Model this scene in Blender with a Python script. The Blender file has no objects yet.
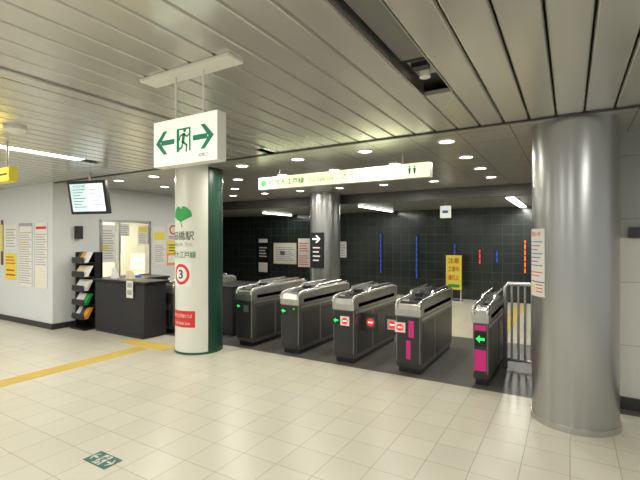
import bpy, math, bmesh
from mathutils import Vector, Matrix
sc=bpy.context.scene
COL=sc.collection
sc.view_settings.view_transform='Standard'
# ------------------------------------------------------------------ materials
M={}
def mat(name,col,rough=.5,metal=0,emis=0,noise=0,nscale=8,bump=0,ecol=None,stretch=None):
    m=bpy.data.materials.new(name); m.use_nodes=True
    nt=m.node_tree; b=nt.nodes['Principled BSDF']
    b.inputs['Base Color'].default_value=(*col,1)
    b.inputs['Roughness'].default_value=rough
    b.inputs['Metallic'].default_value=metal
    if emis:
        b.inputs['Emission Color'].default_value=(*(ecol or col),1)
        b.inputs['Emission Strength'].default_value=emis
    if noise or bump:
        tc=nt.nodes.new('ShaderNodeTexCoord')
        n=nt.nodes.new('ShaderNodeTexNoise'); n.inputs['Scale'].default_value=nscale
        n.inputs['Detail'].default_value=4
        src=tc.outputs['Object']
        if stretch:
            mp=nt.nodes.new('ShaderNodeMapping'); mp.inputs['Scale'].default_value=stretch
            nt.links.new(src,mp.inputs[0]); src=mp.outputs[0]
        nt.links.new(src,n.inputs['Vector'])
        if noise:
            mx=nt.nodes.new('ShaderNodeMix'); mx.data_type='RGBA'
            mx.inputs[6].default_value=(*[c*(1-noise) for c in col],1)
            mx.inputs[7].default_value=(*[min(1,c*(1+noise)) for c in col],1)
            nt.links.new(n.outputs['Fac'],mx.inputs[0]); nt.links.new(mx.outputs[2],b.inputs['Base Color'])
        if bump:
            bp=nt.nodes.new('ShaderNodeBump'); bp.inputs['Strength'].default_value=bump
            bp.inputs['Distance'].default_value=.01
            nt.links.new(n.outputs['Fac'],bp.inputs['Height']); nt.links.new(bp.outputs[0],b.inputs['Normal'])
    M[name]=m; return m
def tilemat(name,c1,c2,mortar,size,mw,rough,axes='XY',metal=0,bump=.3,h=None,offset=0):
    m=bpy.data.materials.new(name); m.use_nodes=True
    nt=m.node_tree; b=nt.nodes['Principled BSDF']
    tc=nt.nodes.new('ShaderNodeTexCoord'); sp=nt.nodes.new('ShaderNodeSeparateXYZ'); cb=nt.nodes.new('ShaderNodeCombineXYZ')
    nt.links.new(tc.outputs['Object'],sp.inputs[0])
    nt.links.new(sp.outputs[axes[0]],cb.inputs[0]); nt.links.new(sp.outputs[axes[1]],cb.inputs[1])
    br=nt.nodes.new('ShaderNodeTexBrick'); br.offset=offset; br.squash=1
    br.inputs['Scale'].default_value=1
    br.inputs['Color1'].default_value=(*c1,1); br.inputs['Color2'].default_value=(*c2,1); br.inputs['Mortar'].default_value=(*mortar,1)
    br.inputs['Mortar Size'].default_value=mw; br.inputs['Mortar Smooth'].default_value=.3
    br.inputs['Brick Width'].default_value=size; br.inputs['Row Height'].default_value=h or size
    nt.links.new(cb.outputs[0],br.inputs['Vector'])
    n=nt.nodes.new('ShaderNodeTexNoise'); n.inputs['Scale'].default_value=1.0; n.inputs['Detail'].default_value=2
    nt.links.new(tc.outputs['Object'],n.inputs['Vector'])
    mr=nt.nodes.new('ShaderNodeMapRange'); mr.inputs[3].default_value=.94; mr.inputs[4].default_value=1.04
    nt.links.new(n.outputs['Fac'],mr.inputs[0])
    mx=nt.nodes.new('ShaderNodeMix'); mx.data_type='RGBA'; mx.blend_type='MULTIPLY'; mx.inputs[0].default_value=1
    nt.links.new(br.outputs['Color'],mx.inputs[6]); nt.links.new(mr.outputs[0],mx.inputs[7])
    nt.links.new(mx.outputs[2],b.inputs['Base Color'])
    mr2=nt.nodes.new('ShaderNodeMapRange'); mr2.inputs[3].default_value=rough*.93; mr2.inputs[4].default_value=rough*1.1
    nt.links.new(n.outputs['Fac'],mr2.inputs[0]); nt.links.new(mr2.outputs[0],b.inputs['Roughness'])
    b.inputs['Metallic'].default_value=metal
    if bump:
        iv=nt.nodes.new('ShaderNodeMath'); iv.operation='SUBTRACT'; iv.inputs[0].default_value=1
        nt.links.new(br.outputs['Fac'],iv.inputs[1])
        bp=nt.nodes.new('ShaderNodeBump'); bp.inputs['Strength'].default_value=bump; bp.inputs['Distance'].default_value=.003
        nt.links.new(iv.outputs[0],bp.inputs['Height']); nt.links.new(bp.outputs[0],b.inputs['Normal'])
    M[name]=m; return m

tilemat('floor_tile',(.64,.61,.505),(.60,.57,.47),(.38,.36,.28),.3,.0035,.30,'XY')
tilemat('floor_dark',(.105,.10,.093),(.09,.085,.08),(.055,.055,.05),.3,.004,.4,'XY')
tilemat('wall_black',(.019,.026,.024),(.027,.035,.032),(.070,.082,.072),.25,.005,.18,'XZ')
tilemat('wall_white_tile',(.66,.66,.61),(.62,.62,.58),(.42,.42,.39),.6,.004,.35,'XZ')
tilemat('wall_grey_tile',(.27,.28,.265),(.29,.30,.285),(.17,.17,.16),.6,.004,.35,'XZ')
tilemat('ceiling_panel',(.46,.455,.415),(.43,.425,.39),(.12,.12,.11),.465,.006,.3,'XY',metal=.4)
mat('slat',(.60,.595,.555),.25,.62,noise=.10,nscale=1.0,stretch=(5,.6,1))
mat('plenum',(.035,.035,.033),.7)
mat('channel',(.24,.24,.23),.4,.5)
mat('wall_paint',(.70,.73,.74),.5,noise=.03,nscale=3)
mat('office_paint',(.80,.77,.65),.6)
mat('base_dark',(.03,.03,.035),.4)
mat('column_metal',(.43,.435,.435),.28,.82,noise=.05,nscale=1.5)
mat('column_white',(.76,.78,.71),.3,noise=.02)
mat('column_green',(.01,.05,.033),.35)
mat('green',(.0,.14,.07),.4)
mat('dark_green',(.0,.10,.07),.4)
mat('sticker_green',(.03,.14,.10),.4)
mat('sticker_white',(.60,.62,.55),.4)
mat('mid_green',(.01,.20,.09),.4)
mat('leaf_green',(.02,.36,.07),.4)
mat('red',(.70,.03,.03),.4)
mat('white',(.85,.85,.83),.4)
mat('paper',(.80,.79,.74),.6,noise=.03,nscale=10)
mat('ink',(.03,.03,.03),.5)
mat('name_ink',(.06,.10,.08),.5)
mat('grey_ink',(.40,.40,.40),.6)
mat('purple_ink',(.22,.12,.40),.6)
mat('yellow',(.85,.72,.08),.45)
mat('yellow_glow',(.95,.70,.05),.45,emis=.6)
mat('orange',(.90,.35,.03),.5)
mat('cream',(.85,.76,.50),.5)
mat('blue',(.05,.18,.60),.4)
mat('brown',(.18,.08,.04),.4)
mat('steel',(.72,.72,.70),.2,.95)
mat('rail_silver',(.55,.56,.56),.28,.55)
mat('steel_dull',(.50,.50,.48),.3,.88,noise=.15,nscale=9)
mat('gate_side',(.22,.22,.21),.36,.8,noise=.18,nscale=5)
mat('gate_grey',(.12,.122,.117),.40,.7,noise=.18,nscale=5)
mat('gate_dark',(.035,.037,.04),.35,.3)
mat('black',(.012,.012,.014),.3)
mat('black_gloss',(.008,.008,.01),.12)
mat('pink',(.60,.02,.21),.4,emis=.10)
mat('glow_green',(.02,.75,.12),.4,emis=.9)
mat('glow_red',(.85,.03,.03),.4,emis=.6)
mat('glow_white',(1,1,.96),.4,emis=.8)
mat('sign_face',(.88,.93,.84),.4,emis=.42)
mat('sign_green',(.0,.24,.12),.4,emis=.1)
mat('long_sign_face',(.90,.95,.62),.4,emis=.6)
mat('screen',(.62,.78,.82),.2,emis=.55)
mat('screen_white',(.82,.90,.95),.2,emis=.6)
mat('tube',(1,.99,.93),.4,emis=7)
mat('lamp_glow',(1,.96,.85),.4,emis=11)
mat('blue_glow',(.02,.09,.55),.4,emis=.35)
mat('red_glow',(.85,.05,.03),.4,emis=.6)
mat('orange_glow',(.9,.15,.03),.4,emis=.6)
mat('tactile',(.66,.49,.12),.5,noise=.08,nscale=20)
mat('plastic_white',(.74,.75,.70),.4)
mat('cloth_dark',(.022,.022,.026),.6)
# ------------------------------------------------------------------ mesh builder
def FR(o,right=(1,0,0),up=(0,0,1)):
    o=Vector(o); r=Vector(right).normalized(); u=Vector(up).normalized(); n=r.cross(u)
    return lambda a,b,w=0: o+r*a+u*b+n*w
def CYL(c,R,phi0):
    def f(a,b,w=0):
        p=phi0+a/R
        return Vector((c[0]+(R+w)*math.cos(p),c[1]+(R+w)*math.sin(p),c[2]+b))
    return f
FLAT=lambda a,b,w=0: Vector((a,b,w))
_tc={}
def textdata(s):
    if s in _tc: return _tc[s]
    cu=bpy.data.curves.new('t','FONT'); cu.body=s; cu.resolution_u=2; cu.size=1
    ob=bpy.data.objects.new('t',cu); COL.objects.link(ob)
    bpy.context.view_layer.update()
    dg=bpy.context.evaluated_depsgraph_get()
    me=bpy.data.meshes.new_from_object(ob.evaluated_get(dg))
    vs=[v.co.copy() for v in me.vertices]; fs=[tuple(p.vertices) for p in me.polygons]
    bpy.data.objects.remove(ob); bpy.data.meshes.remove(me); bpy.data.curves.remove(cu)
    _tc[s]=(vs,fs); return _tc[s]
class MB:
    def __init__(s): s.v=[];s.f=[];s.m=[];s.mats=[];s.sm=[]
    def mi(s,m):
        if m not in s.mats: s.mats.append(m)
        return s.mats.index(m)
    def add(s,vs,fs,m,smooth=False):
        o=len(s.v); s.v+= [Vector(p) for p in vs]; k=s.mi(m)
        for f in fs: s.f.append([i+o for i in f]); s.m.append(k); s.sm.append(smooth)
        return s
    def box(s,x0,x1,y0,y1,z0,z1,m):
        vs=[(x,y,z) for z in (z0,z1) for y in (y0,y1) for x in (x0,x1)]
        return s.add(vs,[(0,2,3,1),(4,5,7,6),(0,1,5,4),(2,6,7,3),(0,4,6,2),(1,3,7,5)],m)
    def slab(s,fr,a0,a1,b0,b1,w0,w1,m,n=1):
        vs=[];fs=[]
        for i in range(n+1):
            a=a0+(a1-a0)*i/n
            vs+=[fr(a,b0,w0),fr(a,b1,w0),fr(a,b1,w1),fr(a,b0,w1)]
        for i in range(n):
            p=i*4;q=p+4
            for j in range(4):
                k=(j+1)%4; fs.append((p+j,p+k,q+k,q+j))
        fs.append((3,2,1,0)); e=n*4; fs.append((e,e+1,e+2,e+3))
        return s.add(vs,fs,m)
    def rect(s,fr,a0,a1,b0,b1,w,m,n=1):
        vs=[];fs=[]
        for i in range(n+1):
            a=a0+(a1-a0)*i/n; vs+=[fr(a,b0,w),fr(a,b1,w)]
        for i in range(n): fs.append((2*i,2*i+2,2*i+3,2*i+1))
        return s.add(vs,fs,m)
    def poly(s,fr,pts,w,m):
        return s.add([fr(a,b,w) for a,b in pts],[tuple(range(len(pts)))],m)
    def disc(s,fr,a,b,r,w,m,n=24):
        return s.poly(fr,[(a+r*math.cos(2*math.pi*i/n),b+r*math.sin(2*math.pi*i/n)) for i in range(n)],w,m)
    def ring(s,fr,a,b,r0,r1,w,m,n=28):
        vs=[];fs=[]
        for i in range(n):
            t=2*math.pi*i/n
            vs+=[fr(a+r0*math.cos(t),b+r0*math.sin(t),w),fr(a+r1*math.cos(t),b+r1*math.sin(t),w)]
        for i in range(n):
            j=(i+1)%n; fs.append((2*i,2*i+1,2*j+1,2*j))
        return s.add(vs,fs,m)
    def stroke(s,fr,pts,wd,w,m):
        for (a,b),(c,d) in zip(pts[:-1],pts[1:]):
            L=math.hypot(c-a,d-b); nx,ny=-(d-b)/L*wd/2,(c-a)/L*wd/2
            ex,ey=(c-a)/L*wd/4,(d-b)/L*wd/4
            s.poly(fr,[(a-nx-ex,b-ny-ey),(c-nx+ex,d-ny+ey),(c+nx+ex,d+ny+ey),(a+nx-ex,b+ny-ey)],w,m)
        return s
    def text(s,fr,t,ca,cb,W,H,w,m,bold=0):
        vs,fs=textdata(t)
        if not vs: return s
        x0=min(v.x for v in vs);x1=max(v.x for v in vs);y0=min(v.y for v in vs);y1=max(v.y for v in vs)
        sx=W/(x1-x0); sy=H/(y1-y0)
        offs=[(0,0)] if not bold else [(-bold,0),(bold,0),(0,bold),(0,-bold)]
        for k,(ox,oy) in enumerate(offs):
            s.add([fr(ca+ox+(v.x-(x0+x1)/2)*sx,cb+oy+(v.y-(y0+y1)/2)*sy,w+k*.0002) for v in vs],fs,m)
        return s
    def prism(s,prof,x0,x1,m):
        n=len(prof)
        vs=[(x0,y,z) for y,z in prof]+[(x1,y,z) for y,z in prof]
        fs=[tuple(range(n)),tuple(range(2*n-1,n-1,-1))]+[(i,i+n,(i+1)%n+n,(i+1)%n) for i in range(n)]
        return s.add(vs,fs,m)
    def cyl(s,c,r,h,m,n=32,r2=None,axis='Z'):
        r2=r if r2 is None else r2
        def P(a,b,z):
            if axis=='Z': return (c[0]+a,c[1]+b,c[2]+z)
            if axis=='Y': return (c[0]+a,c[1]+z,c[2]+b)
            return (c[0]+z,c[1]+a,c[2]+b)
        vs=[P(r*math.cos(2*math.pi*i/n),r*math.sin(2*math.pi*i/n),0) for i in range(n)]
        vs+=[P(r2*math.cos(2*math.pi*i/n),r2*math.sin(2*math.pi*i/n),h) for i in range(n)]
        s.add(vs,[(i,(i+1)%n,(i+1)%n+n,i+n) for i in range(n)],m,True)
        s.add(vs[:n],[tuple(range(n-1,-1,-1))],m); s.add(vs[n:],[tuple(range(n))],m)
        return s
    def tube(s,path,r,m,n=8,ref=None):
        path=[Vector(p) for p in path]; vs=[];fs=[]
        rf=Vector(ref or (0,1,0))
        for i,p in enumerate(path):
            t=(path[min(i+1,len(path)-1)]-path[max(i-1,0)]).normalized()
            a=t.cross(rf).normalized(); b=t.cross(a).normalized()
            vs+=[p+a*(r*math.cos(2*math.pi*j/n))+b*(r*math.sin(2*math.pi*j/n)) for j in range(n)]
        for i in range(len(path)-1):
            for j in range(n):
                k=(j+1)%n; fs.append((i*n+j,i*n+k,(i+1)*n+k,(i+1)*n+j))
        fs.append(tuple(range(n-1,-1,-1))); e=(len(path)-1)*n; fs.append(tuple(range(e,e+n)))
        return s.add(vs,fs,m,True)
    def obj(s,name,parent=None,bevel=0,origin=None,wrap=None,**props):
        o=Vector(origin) if origin is not None else Vector((0,0,0))
        me=bpy.data.meshes.new(name)
        me.from_pydata([tuple(v-o) for v in s.v],[],s.f)
        for k,m in enumerate(s.mats): me.materials.append(M[m])
        for p,k,sm in zip(me.polygons,s.m,s.sm): p.material_index=k; p.use_smooth=sm
        me.update()
        if wrap:
            bm=bmesh.new(); bm.from_mesh(me)
            lo=min(v.co.x for v in bm.verts); hi=max(v.co.x for v in bm.verts)
            a=math.ceil(lo/.02)*.02
            while a<hi:
                bmesh.ops.bisect_plane(bm,geom=bm.verts[:]+bm.edges[:]+bm.faces[:],plane_co=(a,0,0),plane_no=(1,0,0),dist=1e-6)
                a+=.02
            for v in bm.verts: v.co=wrap(v.co.x,v.co.y,v.co.z)
            bm.to_mesh(me); bm.free()
        ob=bpy.data.objects.new(name,me); COL.objects.link(ob); ob.location=o
        if parent: ob.parent=parent
        if bevel:
            b=ob.modifiers.new('bevel','BEVEL'); b.width=bevel; b.segments=2; b.limit_method='ANGLE'; b.angle_limit=math.radians(30)
        for k,v in props.items(): ob[k]=v
        return ob
def thing(name,loc,label,category,group=None):
    e=bpy.data.objects.new(name,None); e.location=loc; e.empty_display_size=.1; COL.objects.link(e)
    e['label']=label; e['category']=category
    if group: e['group']=group
    return e
def mark(ob,label,category,group=None):
    ob['label']=label; ob['category']=category
    if group: ob['group']=group
    return ob
def copything(e,loc,label=None):
    n=e.copy(); n.location=loc; COL.objects.link(n)
    if label: n['label']=label
    for c in e.children:
        k=c.copy(); k.parent=n; COL.objects.link(k)
    return n
S=dict(kind='structure')
CZ=2.63
# ------------------------------------------------------------------ shell
MB().box(-16,4.6,-4,4.72,-.1,0,'floor_tile').box(-16,4.6,7.1,11.7,-.1,0,'floor_tile').box(-16,-6.6,4.72,7.1,-.1,0,'floor_tile').obj('floor',**S)
MB().box(-6.6,4.6,4.72,7.1,-.1,0,'floor_dark').obj('floor',**S)
c=MB()
x=-15.8
slots={-0.8:2.95,-3.0:3.7,-5.4:3.3}
def slat(c,x,y0,a0,a1):
    pr=[(a0,.016),(a0+.005,.003),(a0+.012,0),(a1-.012,0),(a1-.005,.003),(a1,.016),(a1,.03),(a0,.03)]
    vs=[(x+a,y,CZ+b) for y in (y0,3.97) for a,b in pr]
    n=len(pr)
    c.add(vs,[tuple(range(n)),tuple(range(2*n-1,n-1,-1))]+[(i,(i+1)%n,(i+1)%n+n,i+n) for i in range(n)],'slat')
while x<4.6:
    y0=-4
    for sx,ye in slots.items():
        if abs(x-sx)<.05: y0=ye
    slat(c,x,y0,-.095,.095)
    x=round(x+.2,3)
slat(c,-3.0,-4,-.095,.03)
c.box(-16,4.6,-4,4.0,CZ+.10,CZ+.15,'plenum')
c.box(-.875,-.725,-4,2.42,CZ+.05,CZ+.09,'channel')
for sx,ye in slots.items():
    c.box(sx-.105,sx-.096,-4,ye,CZ,CZ+.1,'steel_dull').box(sx+.096,sx+.105,-4,ye,CZ,CZ+.1,'steel_dull')
c.obj('ceiling',**S)
MB().box(-16,4.6,4.0,8.5,CZ,CZ+.15,'ceiling_panel').box(-16,4.6,8.5,11.7,2.45,CZ+.15,'ceiling_panel').obj('ceiling',**S)
MB().box(-16,4.6,3.97,4.01,CZ-.012,CZ+.05,'gate_dark').obj('trim_1',**S)
MB().box(-16,4.6,8.44,8.52,2.42,CZ,'gate_grey').obj('trim_2',**S)
MB().box(-16,.5,11.7,11.85,0,2.6,'wall_black').obj('wall_back',**S)
MB().box(.33,4.6,4.9,5.05,0,1.62,'wall_white_tile').box(.33,4.6,4.9,5.05,1.62,CZ,'wall_grey_tile').box(.33,.48,5.05,11.7,0,CZ,'wall_black').obj('wall_right',**S)
MB().box(.33,4.6,4.87,4.9,0,.11,'base_dark').obj('baseboard_right',**S)
MB().box(-16.1,-16,-4,11.85,0,CZ,'wall_paint').obj('wall_left',**S)
# office block
w=MB()
w.box(-10.1,-7.93,3.95,4.07,0,CZ,'wall_paint')
Y0,Y1,Z0,Z1=4.85,5.95,.86,1.98
w.box(-8.05,-7.93,4.07,Y0,0,CZ,'wall_paint').box(-8.05,-7.93,Y1,7.8,0,CZ,'wall_paint')
w.box(-8.05,-7.93,Y0,Y1,0,Z0,'wall_paint').box(-8.05,-7.93,Y0,Y1,Z1,CZ,'wall_paint')
w.box(-10.1,-7.93,7.7,7.8,0,CZ,'wall_paint')
w.box(-10.2,-10.1,3.95,7.8,0,CZ,'office_paint')
w.obj('wall_office',**S)
MB().box(-10.1,-7.91,3.93,3.95,0,.1,'base_dark').box(-7.93,-7.91,3.95,7.8,0,.1,'base_dark').obj('baseboard_left',**S)
wf=MB()
for a in ((Y0-.03,Y0+.02,Z0,Z1),(Y1-.02,Y1+.03,Z0,Z1),(Y0-.03,Y1+.03,Z1-.02,Z1+.03),(Y0-.03,Y1+.03,Z0-.03,Z0+.01),(5.22,5.25,Z0,Z1)):
    wf.box(-8.06,-7.91,a[0],a[1],a[2],a[3],'steel_dull')
wf.obj('window_1',**S)
MB().box(-16,-10.1,4.0,4.1,0,CZ,'brown').obj('wall_side',**S)
MB().box(-10.22,-10.08,3.9,3.96,0,2.2,'brown').obj('trim_3',**S)
# tactile paving
def tact(x0,x1,y0,y1):
    t=MB().box(x0,x1,y0,y1,0,.004,'tactile')
    if y1-y0>x1-x0:
        for k in range(4):
            a=x0+.035+k*.06; t.box(a-.012,a+.012,y0+.02,y1-.02,.004,.009,'tactile')
    else:
        for k in range(4):
            a=y0+.035+k*.06; t.box(x0+.02,x1-.02,a-.012,a+.012,.004,.009,'tactile')
    return t
mark(tact(-5.56,-5.31,-3,3.98).obj('tactile_paving'),'long strip of yellow tactile guide paving on floor','tactile paving')
mark(tact(-6.05,-5.56,4.0,4.25).obj('tactile_paving'),'yellow tactile guide paving leading to the office counter','tactile paving')
mark(tact(-5.56,-5.05,4.0,4.28).obj('tactile_paving'),'yellow tactile warning blocks beside the white column','tactile paving')
mark(tact(-1.15,-.9,7.3,11.2).obj('tactile_paving'),'yellow tactile strip on the floor behind the gates','tactile paving')
# ------------------------------------------------------------------ columns
R=.335
def column(x,y,label,h=CZ):
    e=thing('column',(x,y,0),label,'column')
    MB().cyl((0,0,0.0),R,h,'column_metal',64).obj('shaft',e)
    MB().cyl((0,0,0),R+.012,.05,'steel_dull',64).obj('base_ring',e)
    return e
ca=column(.03,4.36,'round grey metal column with a notice wrapped on it')
cb=column(-4.68,8.04,'round silver metal column behind the ticket gates')
cc=thing('column',(-4.68,4.36,0),'round station name column in white and dark green','column')
MB().cyl((0,0,0),R-.004,CZ,'column_metal',64).obj('shaft',cc)
MB().cyl((0,0,0),R+.008,.03,'dark_green',64).obj('base_ring',cc)
fr=CYL((0,0,0),R,math.radians(-90))
d2=lambda d:math.radians(d)*R
MB().slab(fr,d2(-75),d2(68),.03,CZ,-.003,.002,'column_white',60).obj('white_cladding',cc)
MB().slab(fr,d2(68),d2(285),.03,CZ,-.003,.004,'column_green',80).obj('green_cladding',cc)
l=MB(); F0=FLAT
OX=.0; cy=1.82
fan=[]
for i in range(33):
    t=math.radians(28+124*i/32)
    r=.26-.045*math.exp(-((i-16)/1.6)**2)-.03*(abs(i-16)/16)**6
    fan.append((OX+r*math.cos(t)*.88,cy+r*math.sin(t)))
for a,b in zip(fan[:-1],fan[1:]): l.poly(F0,[(OX,cy+.03),a,b],.004,'leaf_green')
l.stroke(F0,[(OX,cy+.05),(OX+.004,cy+.0),(OX+.022,cy-.035)],.016,.004,'leaf_green')
l.text(F0,'飯田橋駅',-.055,1.66,.52,.125,.004,'name_ink',.001)
l.text(F0,'Iidabashi Sta.',-.03,1.545,.44,.065,.004,'grey_ink')
l.text(F0,'都営大江戸線',-.03,1.395,.52,.095,.004,'mid_green',.001)
l.slab(F0,-.17,.17,.95,1.28,.001,.0035,'white')
l.ring(F0,0,1.12,.105,.145,.0045,'red')
l.text(F0,'3',0,1.12,.075,.12,.0045,'ink',.004)
l.obj('lettering',cc,wrap=fr)
l=MB().slab(F0,-.22,.22,.38,.61,.001,.004,'red')
l.text(F0,'都営大江戸線のりば',0,.54,.36,.055,.0055,'white')
l.text(F0,'Toei Oedo Line',0,.44,.30,.045,.0055,'white')
l.obj('red_plate',cc,wrap=fr)
# notice on right column
fr=CYL((0,0,0),R,math.radians(-163))
l=MB().slab(F0,-.12,.19,1.10,1.70,.001,.004,'paper')
l.text(F0,'お知らせ',.05,1.655,.2,.045,.006,'red')
for k in range(7):
    l.slab(F0,-.08,.17-.03*(k%3),1.58-k*.035,1.588-k*.035,.004,.005,'purple_ink' if k%3 else 'blue')
for k in range(2): l.slab(F0,-.08,.17-.04*k,1.31-k*.03,1.318-k*.03,.004,.005,'red')
l.slab(F0,-.12,.19,1.225,1.235,.004,.0055,'purple_ink')
l.slab(F0,-.06,.06,1.14,1.21,.004,.0055,'cream')
for k in range(3):
    l.slab(F0,.08,.17,1.20-k*.03,1.208-k*.03,.004,.005,'red')
l.obj('notice',ca,wrap=fr,label='white notice with small red and purple text')
# ------------------------------------------------------------------ exit sign
def arrow(mb,fr,ca,cb,sx,dirn,w,m,s=1.0):
    d=dirn
    mb.poly(fr,[(ca+d*.0-d*sx,cb-.014*s),(ca+d*sx*.4,cb-.014*s),(ca+d*sx*.4,cb+.014*s),(ca-d*sx,cb+.014*s)],w,m)
    mb.poly(fr,[(ca+d*sx,cb),(ca+d*sx*.15,cb+.065*s),(ca-d*sx*.25,cb+.065*s),(ca+d*sx*.5,cb)],w,m)
    mb.poly(fr,[(ca+d*sx,cb),(ca+d*sx*.5,cb),(ca-d*sx*.25,cb-.065*s),(ca+d*sx*.15,cb-.065*s)],w,m)
def runman(mb,fr,ca,cb,s,m,w):
    mb.disc(fr,ca+.012*s,cb+.085*s,.018*s,w,m,14)
    mb.stroke(fr,[(ca+.0*s,cb+.055*s),(ca-.01*s,cb-.01*s)],.035*s,w,m)
    mb.stroke(fr,[(ca,cb+.055*s),(ca+.04*s,cb+.03*s),(ca+.062*s,cb+.05*s)],.014*s,w,m)
    mb.stroke(fr,[(ca,cb+.055*s),(ca-.04*s,cb+.045*s),(ca-.055*s,cb+.01*s)],.014*s,w,m)
    mb.stroke(fr,[(ca-.01*s,cb-.01*s),(ca+.035*s,cb-.04*s),(ca+.03*s,cb-.09*s)],.018*s,w,m)
    mb.stroke(fr,[(ca-.01*s,cb-.01*s),(ca-.025*s,cb-.055*s),(ca-.07*s,cb-.07*s)],.018*s,w,m)
e=thing('exit_sign',(-1.985,1.73,2.055),'hanging white emergency exit sign with green arrows','sign')
MB().box(-.275,.275,0,.07,0,.285,'plastic_white').obj('housing',e,bevel=.004)
f=FR((0,-.002,0))
q=MB().slab(f,-.272,.272,.003,.282,-.001,.001,'sign_face')
arrow(q,f,-.165,.145,.085,-1,.003,'sign_green',1.1); arrow(q,f,.165,.145,.085,1,.003,'sign_green',1.1)
q.poly(f,[(-.06,.075),(.06,.075),(.06,.215),(-.06,.215)],.0025,'sign_green')
q.poly(f,[(-.036,.075),(.048,.075),(.048,.205),(-.036,.205)],.0032,'sign_face')
runman(q,f,.004,.139,.72,'sign_green',.004)
q.text(f,'非常口',.165,.04,.08,.022,.003,'sign_green')
q.obj('face_panel',e,label='lit white face with green arrows and running figure')
for dx in (-.12,.12):
    MB().cyl((dx,.04,.285),.007,CZ-.02-2.34,'plastic_white',12).obj('rod',e)
MB().box(-.38,.38,-.03,.10,CZ-.02-2.055,CZ-2.055,'plastic_white').obj('ceiling_plate',e,bevel=.003)
# ------------------------------------------------------------------ long lit sign
e=thing('line_name_sign',(-2.6,4.7,2.32),'long illuminated pale yellow-green overhead line sign','sign')
MB().box(-1.24,1.24,0,.1,0,.17,'plastic_white').obj('housing',e,bevel=.004)
f=FR((0,-.002,0))
q=MB().slab(f,-1.238,1.238,.002,.168,-.001,.001,'long_sign_face')
q.disc(f,-1.15,.085,.05,.003,'leaf_green')
q.text(f,'都営大江戸線',-.76,.085,.6,.08,.003,'mid_green',.001)
q.text(f,'Toei Oedo Line',-.2,.08,.38,.05,.003,'mid_green')
q.text(f,'のりば',.25,.085,.28,.075,.003,'mid_green',.001)
q.text(f,'Tracks',.57,.08,.22,.045,.003,'mid_green')
for a in (1.00,1.06):
    q.disc(f,a,.13,.011,.003,'dark_green',12); q.poly(f,[(a-.016,.115),(a+.016,.115),(a+.010,.045),(a-.010,.045)],.003,'dark_green')
q.obj('face_panel',e,label='lit panel with green lettering')
for dx in (-.9,.9): MB().cyl((dx,.05,.17),.01,CZ-2.49,'steel_dull',12).obj('rod',e)
# ------------------------------------------------------------------ ceiling lamps
def area(x,y,z,sx,sy,en,col=(1,.975,.89),rot=(0,0,0),shape='RECTANGLE'):
    L=bpy.data.lights.new('area','AREA'); L.energy=en; L.color=col; L.shape=shape; L.size=sx
    if shape=='RECTANGLE': L.size_y=sy
    o=bpy.data.objects.new('area_light',L); o.location=(x,y,z); o.rotation_euler=rot; COL.objects.link(o)
dl=thing('downlight',(-1.1,4.4,CZ),'round recessed ceiling downlight with white trim','light','downlights over the ticket gates')
q=MB()
def ringsolid(mb,r0,r1,z0,z1,m,n=28):
    vs=[];fs=[]
    for i in range(n):
        t=2*math.pi*i/n; cs,sn=math.cos(t),math.sin(t)
        vs+=[(r0*cs,r0*sn,z0),(r1*cs,r1*sn,z0),(r1*cs,r1*sn,z1),(r0*cs,r0*sn,z1)]
    for i in range(n):
        a=i*4;b=((i+1)%n)*4
        for j in range(4): fs.append((a+j,a+(j+1)%4,b+(j+1)%4,b+j))
    mb.add(vs,fs,m)
ringsolid(q,.075,.095,-.012,0,'plastic_white'); q.obj('trim_ring',dl)
MB().cyl((0,0,-.008),.075,.008,'lamp_glow',24).obj('lens',dl)
for j,y in enumerate((4.4,5.35,6.3,7.25)):
    for i in range(8):
        x=-1.1-i*.93+ .93*1
        if x>-.0 or (abs(x+4.68)<.4 and abs(y-4.36)<.4): 
            continue
        if not (abs(x+1.1)<.01 and j==0): copything(dl,(x,y,CZ))
        if (i+j)%2==0: area(x,y,CZ-.03,.12,.12,11,(1,.95,.83),shape='DISK')
def strip(x,y0,y1,z,label,wd=.09,en=0,drop=0):
    e=thing('fluorescent_lamp',(x,(y0+y1)/2,z),label,'light')
    h=(y1-y0)/2
    MB().box(-wd,wd,-h,h,-.02-drop,0,'plastic_white').obj('housing',e,bevel=.003)
    MB().box(-wd*.75,wd*.75,-h+.03,h-.03,-.045-drop,-.02-drop,'tube').obj('tube',e)
    if en: area(x,(y0+y1)/2,z-.06-drop,.1,y1-y0,en)
    return e
strip(-5.4,1.75,3.08,CZ+.1,'lit fluorescent lamp recessed in the slatted ceiling',.085,30,.05)
strip(-4.4,9.2,11.4,2.45,'lit fluorescent strip on ceiling near black tiled wall',.05,18)
strip(-8.0,10.0,11.5,2.45,'lit fluorescent strip on ceiling above wall maps',.05,12)
strip(-1.0,8.8,11.5,2.45,'lit fluorescent strip beside the round column',.09,44)
for (x,y,en) in ((-.8,-1.6,74),(-3.0,-1.0,74),(-5.4,-1.0,66),(1.6,1.0,70),(-8.5,1.2,72),(-11.5,2,44)):
    area(x,y,CZ-.03,.3,1.8,en,(1,.975,.89))
area(-9,5.6,2.5,1,1.5,80,(1,.95,.80))
e=thing('recessed_spotlight',(-.8,2.62,CZ+.1),'small spotlight fitting inside the ceiling channel','light')
MB().box(-.07,.07,-.12,.12,-.03,0,'steel_dull').obj('bracket',e)
MB().cyl((.0,.03,-.085),.035,.055,'plastic_white',20).obj('lamp_head',e)
MB().box(-.05,.05,-.10,-.03,-.06,-.03,'black').obj('driver_box',e)
q=MB().cyl((0,0,-.03),.09,.03,'plastic_white',28).cyl((0,0,-.055),.04,.025,'plastic_white',24,r2=.075)
mark(q.obj('smoke_detector'),'white round smoke detector on slatted ceiling','smoke detector').location=(-4.34,1.84,CZ)
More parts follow.
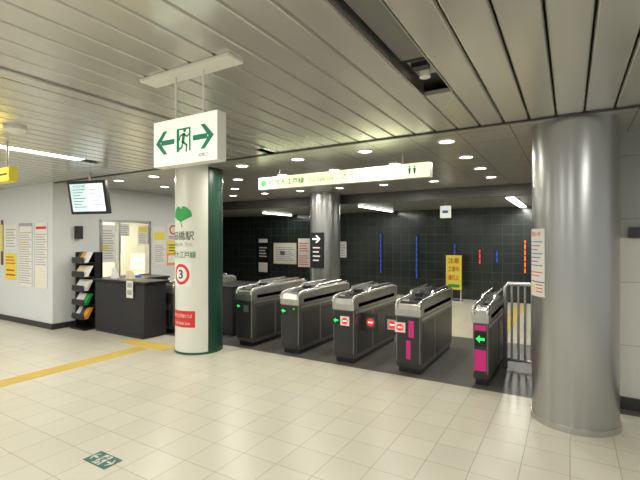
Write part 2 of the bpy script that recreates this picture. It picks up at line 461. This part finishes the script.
e=thing('direction_sign',(-5.3,2.05,2.21),'small hanging yellow lit direction sign','sign')
MB().box(-.35,.34,0,.08,0,.15,'yellow').obj('housing',e)
MB().box(-.34,.33,-.006,0,.01,.14,'yellow_glow').box(-.34,.30,-.008,-.006,.065,.085,'ink').obj('face_panel',e)
for dx in (-.2,.2): MB().cyl((dx,.04,.15),.01,CZ-2.36,'steel_dull',10).obj('rod',e)
# ------------------------------------------------------------------ monitor
e=thing('hanging_monitor',(-6.44,3.72,2.26),'black ceiling-hung information monitor with pale screen','monitor')
rt=Vector((.97,.24,0)).normalized()
nrm=rt.cross(Vector((0,0,1)))
up=(Vector((0,0,1))+nrm*.18).normalized()
f=FR((0,0,0),rt,up)
MB().slab(f,-.37,.37,-.26,.26,-.06,.0,'black').obj('casing',e,bevel=.006)
q=MB().slab(f,-.32,.32,-.215,.215,-.001,.003,'screen_white')
q.rect(f,-.32,.02,-.215,.215,.0035,'screen')
for k in range(7): q.rect(f,-.28,-.03-.05*(k%3),.12-k*.045,.13-k*.045,.0045,'mid_green')
for k in range(5): q.rect(f,.06,.28-.04*(k%2),.12-k*.06,.13-k*.06,.0045,'grey_ink')
q.text(f,'大江戸線',-.14,.175,.24,.035,.005,'mid_green')
q.obj('screen',e)
MB().cyl((-.0,.03,.2),.018,CZ-2.46,'steel_dull',14).obj('pole',e)
MB().cyl((0,.03,CZ-2.26-.01),.06,.01,'steel_dull',20).obj('ceiling_plate',e)
# ------------------------------------------------------------------ posters
def poster(fr,W,H,label,bands,cat='poster',name='poster',base='paper',org=(0,0,0),th=.006):
    q=MB().slab(fr,0,W,0,H,0.0,th,base)
    for b in bands:
        k=b[0]
        if k=='r': q.rect(fr,b[1]*W,b[2]*W,b[3]*H,b[4]*H,th+.001,b[5])
        elif k=='t': q.text(fr,b[1],b[2]*W,b[3]*H,b[4]*W,b[5]*H,th+.0025,b[6])
        elif k=='l':
            _,x0,x1,y0,y1,n,m=b
            for i in range(n):
                y=y0+(y1-y0)*i/n
                q.rect(fr,x0*W,(x1-(.08*((i*7)%3)))*W,y*H,(y+(y1-y0)/n*.35)*H,th+.0015,m)
        elif k=='c': q.ring(fr,b[1]*W,b[2]*H,b[3]*.7,b[3],th+.0015,b[4])
        elif k=='d': q.disc(fr,b[1]*W,b[2]*H,b[3],th+.0015,b[4])
    return mark(q.obj(name,origin=org),label,cat)
Yw=3.949
def FW(x,z): return FR((x,Yw,z)),(x,Yw,z)
f,o=FW(-9.72,1.42); poster(f,.48,.48,'white notice sheet with small text on wall',[('l',.1,.9,.1,.9,7,'grey_ink')],org=o)
f,o=FW(-9.72,.82); poster(f,.48,.52,'yellow notice with red text on white wall',[('r',0,1,.0,1,'yellow'),('l',.1,.9,.15,.5,2,'red'),('l',.1,.9,.6,.95,3,'red')],org=o)
f,o=FW(-9.14,.72); poster(f,.5,1.2,'tall framed timetable notice with fine print',[('r',.0,1,.95,1,'grey_ink'),('r',.0,.03,0,1,'grey_ink'),('r',.97,1,0,1,'grey_ink'),('l',.08,.92,.05,.88,22,'grey_ink'),('r',.08,.5,.6,.72,'cream')],org=o)
f,o=FW(-8.55,.72); poster(f,.46,1.2,'tall white framed notice with red heading',[('r',.1,.9,.9,.94,'red'),('r',.0,.03,0,1,'grey_ink'),('r',.97,1,0,1,'grey_ink'),('l',.08,.92,.35,.85,13,'grey_ink'),('l',.1,.9,.05,.3,5,'cream')],org=o)
f,o=FW(-9.9,1.1); poster(f,.1,.9,'narrow brown and yellow vertical sign on wall edge',[('r',.1,.9,.3,.9,'yellow')],org=o,cat='sign',name='wall_sign',base='brown')
def FX(y,z,x=-7.929): return FR((x,y,z),(0,1,0)),(x,y,z)
f,o=FX(6.05,1.05); poster(f,.32,.85,'white notice with yellow block beside window',[('r',.08,.92,.65,.85,'yellow'),('l',.1,.9,.08,.55,9,'grey_ink')],org=o)
f,o=FX(6.42,1.62); poster(f,.34,.36,'white notice with red prohibition circle',[('c',.5,.6,.11,'red'),('l',.1,.9,.05,.25,2,'ink')],org=o)
f,o=FX(6.42,1.02); poster(f,.36,.56,'orange and yellow notice with black text',[('r',.0,1,.5,1,'yellow'),('r',.06,.94,.1,.4,'white'),('l',.1,.9,.58,.92,3,'ink')],org=o,base='orange')
q=MB().box(-7.93,-7.85,4.33,4.45,1.62,1.86,'black').box(-7.85,-7.845,4.34,4.44,1.63,1.85,'gate_dark')
mark(q.obj('wall_speaker',origin=(-7.93,4.39,1.74)),'small black speaker box on the white wall','speaker')
f,o=FX(4.88,1.15,-7.98); poster(f,.3,.75,'white notice sheets taped on office window',[('r',.05,.95,.6,.95,'white'),('l',.1,.9,.1,.9,12,'grey_ink'),('r',.1,.5,.3,.45,'yellow')],org=o)
f,o=FX(5.28,1.68,-7.98); poster(f,.22,.26,'small white notice taped on window glass',[('l',.1,.9,.1,.9,5,'grey_ink')],org=o)
f,o=FX(5.70,1.5,-7.98); poster(f,.22,.40,'white and yellow notice taped on window glass',[('r',.05,.95,.7,.95,'yellow'),('l',.1,.9,.1,.65,6,'grey_ink')],org=o)
f=FR((-10.099,5.0,1.1),(0,1,0)); poster(f,1.8,.85,'office wall board with coloured paper notices',[('r',.05,.28,.1,.9,'orange'),('r',.32,.5,.3,.9,'white'),('r',.55,.72,.1,.6,'yellow'),('r',.76,.95,.2,.9,'blue'),('l',.34,.48,.35,.85,5,'grey_ink')],org=(-10.099,5.0,1.1),cat='notice board',name='notice_board')
f=FR((-9.1,7.699,1.0)); poster(f,.9,.9,'white sheet notices on inner office wall',[('r',.05,.45,.1,.9,'white'),('r',.55,.95,.4,.9,'orange'),('l',.1,.4,.2,.8,6,'blue')],org=(-9.1,7.699,1.0),cat='notice board',name='notice_board')
e=thing('office_cabinet',(-9.2,6.9,0),'beige metal office cabinet behind the window','cabinet')
MB().box(-.4,.4,-.25,.25,0,1.25,'cream').obj('body',e,bevel=.005)
for k in range(3):
    d=MB().box(-.38,.38,-.27,-.25,.08+k*.38,.42+k*.38,'office_paint').obj('drawer',e,bevel=.004)
    MB().box(-.08,.08,-.285,-.27,.27+k*.38,.29+k*.38,'steel').obj('handle',d)
# counter desk
e=thing('reception_counter',(-6.6,4.3,0),'black draped service counter in front of office','counter')
MB().box(-.63,.74,.03,.43,.02,.88,'cloth_dark').obj('body',e,bevel=.01)
MB().box(-.68,.78,-.02,.46,.88,.925,'black').obj('worktop',e,bevel=.008)
MB().box(-.62,.73,.01,.03,.03,.87,'cloth_dark').obj('front_cloth',e)
MB().box(-.6,.70,.0,.4,0,.03,'base_dark').obj('plinth',e)
e=thing('reception_counter',(-7.45,4.78,0),'black side counter below the office window','counter')
MB().box(-.42,.1,.0,1.2,.0,.80,'cloth_dark').obj('body',e,bevel=.008)
MB().box(-.46,.13,-.0,1.22,.80,.84,'black').obj('worktop',e,bevel=.006)
q=MB().box(-.085,.085,0,.004,-.25,0.03,'paper').rect(FR((0,-.001,0)),-.06,.06,-.2,-.12,0,'grey_ink').rect(FR((0,-.001,0)),-.06,.06,-.08,-.0,0,'grey_ink')
mark(q.obj('paper_notice'),'white paper notice on front edge of black counter','notice').location=(-6.2,4.276,.90)
mark(MB().prism([(0,0),(.02,.18),(.10,0)],-.06,.06,'white').obj('tent_card'),'white folded notice card on black counter','card').location=(-6.85,4.4,.926)
mark(MB().prism([(0,0),(.02,.14),(.08,0)],-.09,.09,'cream').obj('tent_card'),'cream folded notice card on black counter','card').location=(-6.55,4.5,.926)
q=MB().box(-.1,.1,-.12,.12,0,.06,'blue').box(-.08,.08,-.1,.1,.06,.07,'paper')
mark(q.obj('leaflet_tray'),'blue leaflet tray on the side counter','tray').location=(-7.45,5.2,.84)
# brochure rack
e=thing('brochure_rack',(-7.55,4.22,0),'black tiered brochure stand filled with leaflets','brochure rack')
q=MB(); q.box(-.20,-.18,0.03,.30,0,1.38,'black').box(.18,.20,0.16,.30,0,1.38,'black').box(-.2,.2,.27,.30,.05,1.38,'black')
q.box(-.22,.22,-.05,.33,0,.03,'black'); q.obj('frame',e)
cols=['paper','cream','gate_grey','white','orange','paper','white','leaf_green','white','cream']
for k in range(5):
    z=.18+k*.25
    q=MB()
    q.prism([(-.05,z+.03),(-.04,z+.11),(-.03,z+.11),(-.03,z+.012),(.27,z+.012),(.27,z),(-.03,z)],-.18,.18,'gate_dark').obj('shelf',e)
    for j in range(3):
        a=-.172+j*.117
        q=MB(); zz=z+.016
        vs=[(a,-.02,zz),(a+.112,-.02,zz),(a+.112,.10,zz+.19),(a,.10,zz+.19),(a,.05,zz),(a+.112,.05,zz),(a+.112,.15,zz+.19),(a,.15,zz+.19)]
        q.add(vs,[(0,1,2,3),(7,6,5,4),(0,4,5,1),(3,2,6,7),(0,3,7,4),(1,5,6,2)],cols[(k*3+j*2)%10])
        o=Vector((-7.55,4.22,0))
        q.v=[v+o for v in q.v]
        mark(q.obj('leaflet_stack',origin=(-7.55+a+.05,4.3,zz)),'small stack of leaflets on the rack shelf','leaflets','leaflets in brochure rack')
# ------------------------------------------------------------------ ticket gates
def noentry(q,f,a,b,r,w):
    q.disc(f,a,b,r,w,'glow_red'); q.slab(f,a-r*.62,a+r*.62,b-r*.17,b+r*.17,w,w+.001,'glow_white')
def garrow(q,f,a,b,r,w):
    q.slab(f,a-r,a+r,b-r,b+r,w-.002,w,'black_gloss')
    q.poly(f,[(a-r*.8,b),(a-r*.05,b+r*.75),(a-r*.05,b+r*.25),(a+r*.8,b+r*.25),(a+r*.8,b-r*.25),(a-r*.05,b-r*.25),(a-r*.05,b-r*.75)],w+.001,'glow_green')
def gate(x,hw,label,kind,flapL=False,flapR=False,L=1.53):
    e=thing('ticket_gate',(x,4.82,0),label,'ticket gate','row of automatic ticket gates')
    MB().box(-hw+.03,hw-.03,.05,L-.05,0,.07,'black').obj('plinth',e)
    MB().prism([(.04,.06),(0,.14),(0,.70),(L,.70),(L,.14),(L-.04,.06)],-hw+.008,hw-.008,'gate_side').obj('body',e,bevel=.01)
    top=[(-.012,.69),(-.014,.77),(.005,.825),(.05,.852),(.16,.862),(.40,.872),(.60,.885),(1.15,.892),(L-.12,.885),(L-.02,.86),(L+.012,.80),(L+.012,.69)]
    MB().prism(top,-hw,hw,'steel_dull').obj('top_cover',e,bevel=.008)
    ins=[(.02,.80),(.02,.835),(.06,.860),(.16,.869),(.40,.879),(.60,.892),(1.15,.899),(L-.12,.892),(L-.05,.87),(L-.05,.80)]
    iw=hw-.05
    if iw>.02: MB().prism(ins,-iw,iw,'black').obj('top_insert',e)
    path=[(y,z+.010) for y,z in top[1:-1]]
    for sgn in (-1,1):
        MB().tube([(sgn*(hw-.018),y,z) for y,z in path],.02,'steel',8,(1,0,0)).obj('edge_rail',e)
        xx=sgn*(hw-.022)
        MB().prism([(.46,.875),(.55,.945),(1.24,.955),(1.36,.885)],xx-.016,xx+.016,'steel').obj('sensor_guard',e,bevel=.008)
        xs=sgn*(hw-.008)
        a,b=(xs,xs+.006) if sgn>0 else (xs-.006,xs)
        MB().box(a,b,.10,.55,.12,.60,'gate_grey').obj('side_panel',e)
        MB().box(a,b,.60,L-.08,.12,.60,'gate_grey').obj('side_panel',e)
        MB().box(a-.001,b+.003,.05,L-.05,.64,.675,'steel_dull').obj('side_trim',e)
        MB().box(a,b+.002,.12,L-.12,.72,.77,'black_gloss').obj('sensor_strip',e)
        MB().box(a,b+.003,.57,.59,.10,.63,'steel_dull').obj('panel_joint',e)
    f=FR((0,-.002,0))
    MB().slab(f,-hw+.025,hw-.025,.12,.68,0,.006,'gate_dark').obj('front_panel',e,bevel=.003)
    MB().cyl((hw*.35,.2,.866),min(.05,hw*.4),.014,'black_gloss',24).obj('card_reader',e)
    MB().box(-hw*.55,-hw*.05,.06,.13,.855,.875,'steel').obj('ticket_slot',e)
    if hw>.1:
        MB().box(-.05,.05,.40,.50,.87,.92,'black').obj('display_screen',e,bevel=.006)
    q=MB()
    if kind=='E':
        q.slab(f,-hw+.03,hw-.03,.17,.40,.006,.009,'pink'); q.slab(f,-hw+.03,hw-.03,.61,.67,.006,.009,'pink')
        q.slab(f,-hw+.028,hw-.028,.44,.60,.009,.014,'black_gloss'); garrow(q,f,0,.52,.058,.018)
    if kind=='D':
        q.slab(f,.01,.075,.44,.64,.006,.009,'pink'); q.slab(f,-.02,.035,.18,.40,.006,.009,'pink')
        q.slab(f,-hw+.0,-.03,.49,.61,.009,.012,'white'); noentry(q,f,-.095,.55,.045,.014)
    if kind=='C':
        garrow(q,f,-.105,.55,.045,.012); q.slab(f,-.04,.09,.49,.61,.006,.010,'white'); noentry(q,f,.025,.55,.045,.012)
    if kind=='B':
        garrow(q,f,-.10,.60,.045,.012); garrow(q,f,.08,.64,.02,.012)
    if kind=='A':
        garrow(q,f,-.10,.60,.04,.012); q.slab(f,.0,.09,.52,.62,.006,.009,'steel_dull')
    if kind=='X': q.slab(f,-.08,.08,.4,.5,.006,.009,'steel_dull')
    q.obj('indicator_panel',e,label='lit indicator signs on gate front')
    for sgn,on in ((-1,flapL),(1,flapR)):
        if on:
            x0=sgn*(hw-.01); x1=sgn*(hw+.22); a,b=min(x0,x1),max(x0,x1)
            d=MB().box(a,b,.22,.25,.40,.64,'gate_dark').obj('flap_door',e,bevel=.01)
            ff=FR(((a+b)/2+sgn*.02,.219,.52)); q=MB().slab(ff,-.065,.065,-.065,.065,0,.002,'steel_dull' if sgn<0 else 'gate_grey'); noentry(q,ff,0,0,.052,.004); q.obj('no_entry_mark',d)
    return e
gate(-.84,.09,'narrow end ticket gate with green arrow and pink panels','E',L=1.4)
gate(-1.66,.16,'stainless ticket gate with red no-entry sign, pink panels','D',flapL=True)
gate(-2.53,.16,'stainless ticket gate with green arrow and no-entry sign','C',flapR=True)
gate(-3.38,.16,'stainless ticket gate with small green arrow lights','B')
gate(-4.22,.16,'stainless ticket gate beside the white column','A')
gate(-5.93,.16,'dark ticket gate next to the black counter','X')
e=thing('side_cabinet',(-5.1,5.2,0),'low dark cabinet behind the white column','cabinet')
MB().box(-.3,.30,.0,.8,.04,.80,'cloth_dark').obj('body',e,bevel=.006)
MB().box(-.32,.32,-.02,.82,.80,.83,'black').obj('worktop',e,bevel=.006)
MB().box(-.28,.28,.02,.78,0,.04,'black').obj('plinth',e)
# fence
e=thing('barrier_fence',(-.34,5.72,0),'stainless barrier fence with vertical bars beside column','fence')
MB().tube([(-.36,0,0),(-.36,0,1.0),(-.33,0,1.05),(.3,0,1.05),(.33,0,1.0),(.33,0,0)],.026,'rail_silver',12).obj('outer_frame',e)
MB().tube([(-.36,0,.1),(.33,0,.1)],.018,'rail_silver').obj('lower_rail',e)
for k in range(8):
    MB().cyl((-.285+k*.075,0,.1),.014,.95,'rail_silver',10).obj('bar',e)
# ------------------------------------------------------------------ back wall items
def strip_art(x,z0,z1,m):
    q=MB().box(x-.03,x+.03,11.66,11.70,z0,z1,'gate_dark')
    z=z0+.02
    while z<z1-.05:
        q.box(x-.017,x+.017,11.65,11.66,z,min(z+.12,z1-.01),m); z+=.15
    mark(q.obj('light_strip',origin=(x,11.7,z0)),'slim vertical %s light bar on black tiled wall'%m.split('_')[0],'light','coloured light bars on back wall')
strip_art(-4.86,.6,1.85,'blue_glow'); strip_art(-3.76,.5,1.75,'blue_glow'); strip_art(-2.70,1.05,1.5,'blue_glow')
strip_art(-2.05,.95,1.35,'red_glow'); strip_art(-1.63,1.0,1.35,'blue_glow'); strip_art(-.97,.75,1.6,'orange_glow')
YB=11.699
f=FR((-9.57,YB,.4)); poster(f,.5,1.35,'tall dark station sign with white lettering',[('r',.1,.9,.82,.92,'white'),('l',.15,.85,.45,.75,4,'white'),('r',.1,.9,.05,.3,'white')],cat='sign',name='wall_sign',base='black',org=(-9.57,YB,.4),th=.05)
f=FR((-8.87,YB,.78)); poster(f,.95,.72,'wide framed area map on black wall',[('r',.04,.96,.08,.92,'paper'),('l',.08,.92,.15,.85,8,'grey_ink'),('r',.3,.5,.4,.6,'orange')],cat='map',name='wall_map',org=(-8.87,YB,.78),th=.03,base='cream')
f=FR((-7.85,YB,.7)); poster(f,.47,.95,'pale poster with red print on black wall',[('l',.12,.88,.55,.9,4,'red'),('l',.1,.9,.08,.45,5,'red')],org=(-7.85,YB,.7),th=.02)
f=FR((-6.35,YB,1.05)); poster(f,.32,.5,'small white notice on black tiled wall',[('l',.1,.9,.1,.9,5,'grey_ink')],org=(-6.35,YB,1.05),th=.02)
e=thing('arrow_sign',(-4.66,7.66,1.0),'black vertical sign with white arrow on silver column','sign')
MB().box(-.16,.16,-.02,.02,0,.76,'black').obj('panel',e,bevel=.004)
MB().box(-.05,.05,.02,.07,.3,.4,'steel_dull').obj('bracket',e)
q=MB(); f=FR((0,-.022,0)); arrow(q,f,0,.62,.10,1,.002,'glow_white',1.2)
for k in range(4): q.rect(f,-.09,.09-.03*(k%2),.42-k*.09,.45-k*.09,.002,'white')
q.obj('lettering',e)
e=thing('floor_sign',(-2.62,11.2,0),'standing yellow notice board with red text','sign')
MB().box(-.2,.2,0,.03,.3,1.2,'yellow').obj('panel',e,bevel=.005)
q=MB(); f=FR((0,-.003,0))
for k,(t,cc_) in enumerate((('注意','red'),('工事中','red'),('通行止','red'))):
    q.text(f,t,0,1.06-k*.22,.28,.14,.002,cc_,.001)
q.rect(f,-.15,.15,.36,.44,.002,'leaf_green')
q.obj('lettering',e)
MB().box(-.2,-.17,-.0,.03,0,.3,'steel').box(.17,.2,0,.03,0,.3,'steel').box(-.22,.22,-.12,.15,0,.03,'steel').obj('stand',e)
e=thing('platform_sign',(-2.28,9.0,2.07),'small white hanging platform sign','sign')
MB().box(-.11,.11,0,.06,0,.26,'sign_face').obj('panel',e,bevel=.004)
MB().rect(FR((0,-.002,0)),-.06,.06,.1,.16,.001,'blue').obj('lettering',e)
MB().cyl((0,.03,.26),.008,2.45-2.33,'steel_dull',10).obj('rod',e)
# floor exit mark
q=MB().box(-.13,.13,-.07,.07,0,.003,'sticker_green')
f2=lambda a,b,w=0:Vector((a,b,.0035+w))
arrow(q,f2,-.088,0,.032,-1,.0005,'sticker_white',.65); arrow(q,f2,.088,0,.032,1,.0005,'sticker_white',.65)
q.rect(f2,-.04,.04,-.06,.06,.0003,'sticker_white'); runman(q,f2,0,-.005,.58,'sticker_green',.001)
mark(q.obj('floor_exit_mark'),'green emergency exit sticker with arrows on floor','floor sign').location=(-2.915,1.795,0)
q=MB().box(-.04,.06,-.05,0,0,.1,'black'); mark(q.obj('wall_box'),'small black device box on grey tiled wall','device').location=(.52,4.9,1.62)
# ------------------------------------------------------------------ world, camera
w=bpy.data.worlds.new('World'); sc.world=w; w.use_nodes=True
w.node_tree.nodes['Background'].inputs[0].default_value=(.95,.945,.90,1); w.node_tree.nodes['Background'].inputs[1].default_value=.56
cam=bpy.data.cameras.new('Camera'); cam.lens=23.5; cam.sensor_width=36
co=bpy.data.objects.new('Camera',cam); COL.objects.link(co); co.location=(0,0,1.6); co.rotation_euler=(math.pi/2,0,math.radians(30.9))
sc.camera=co
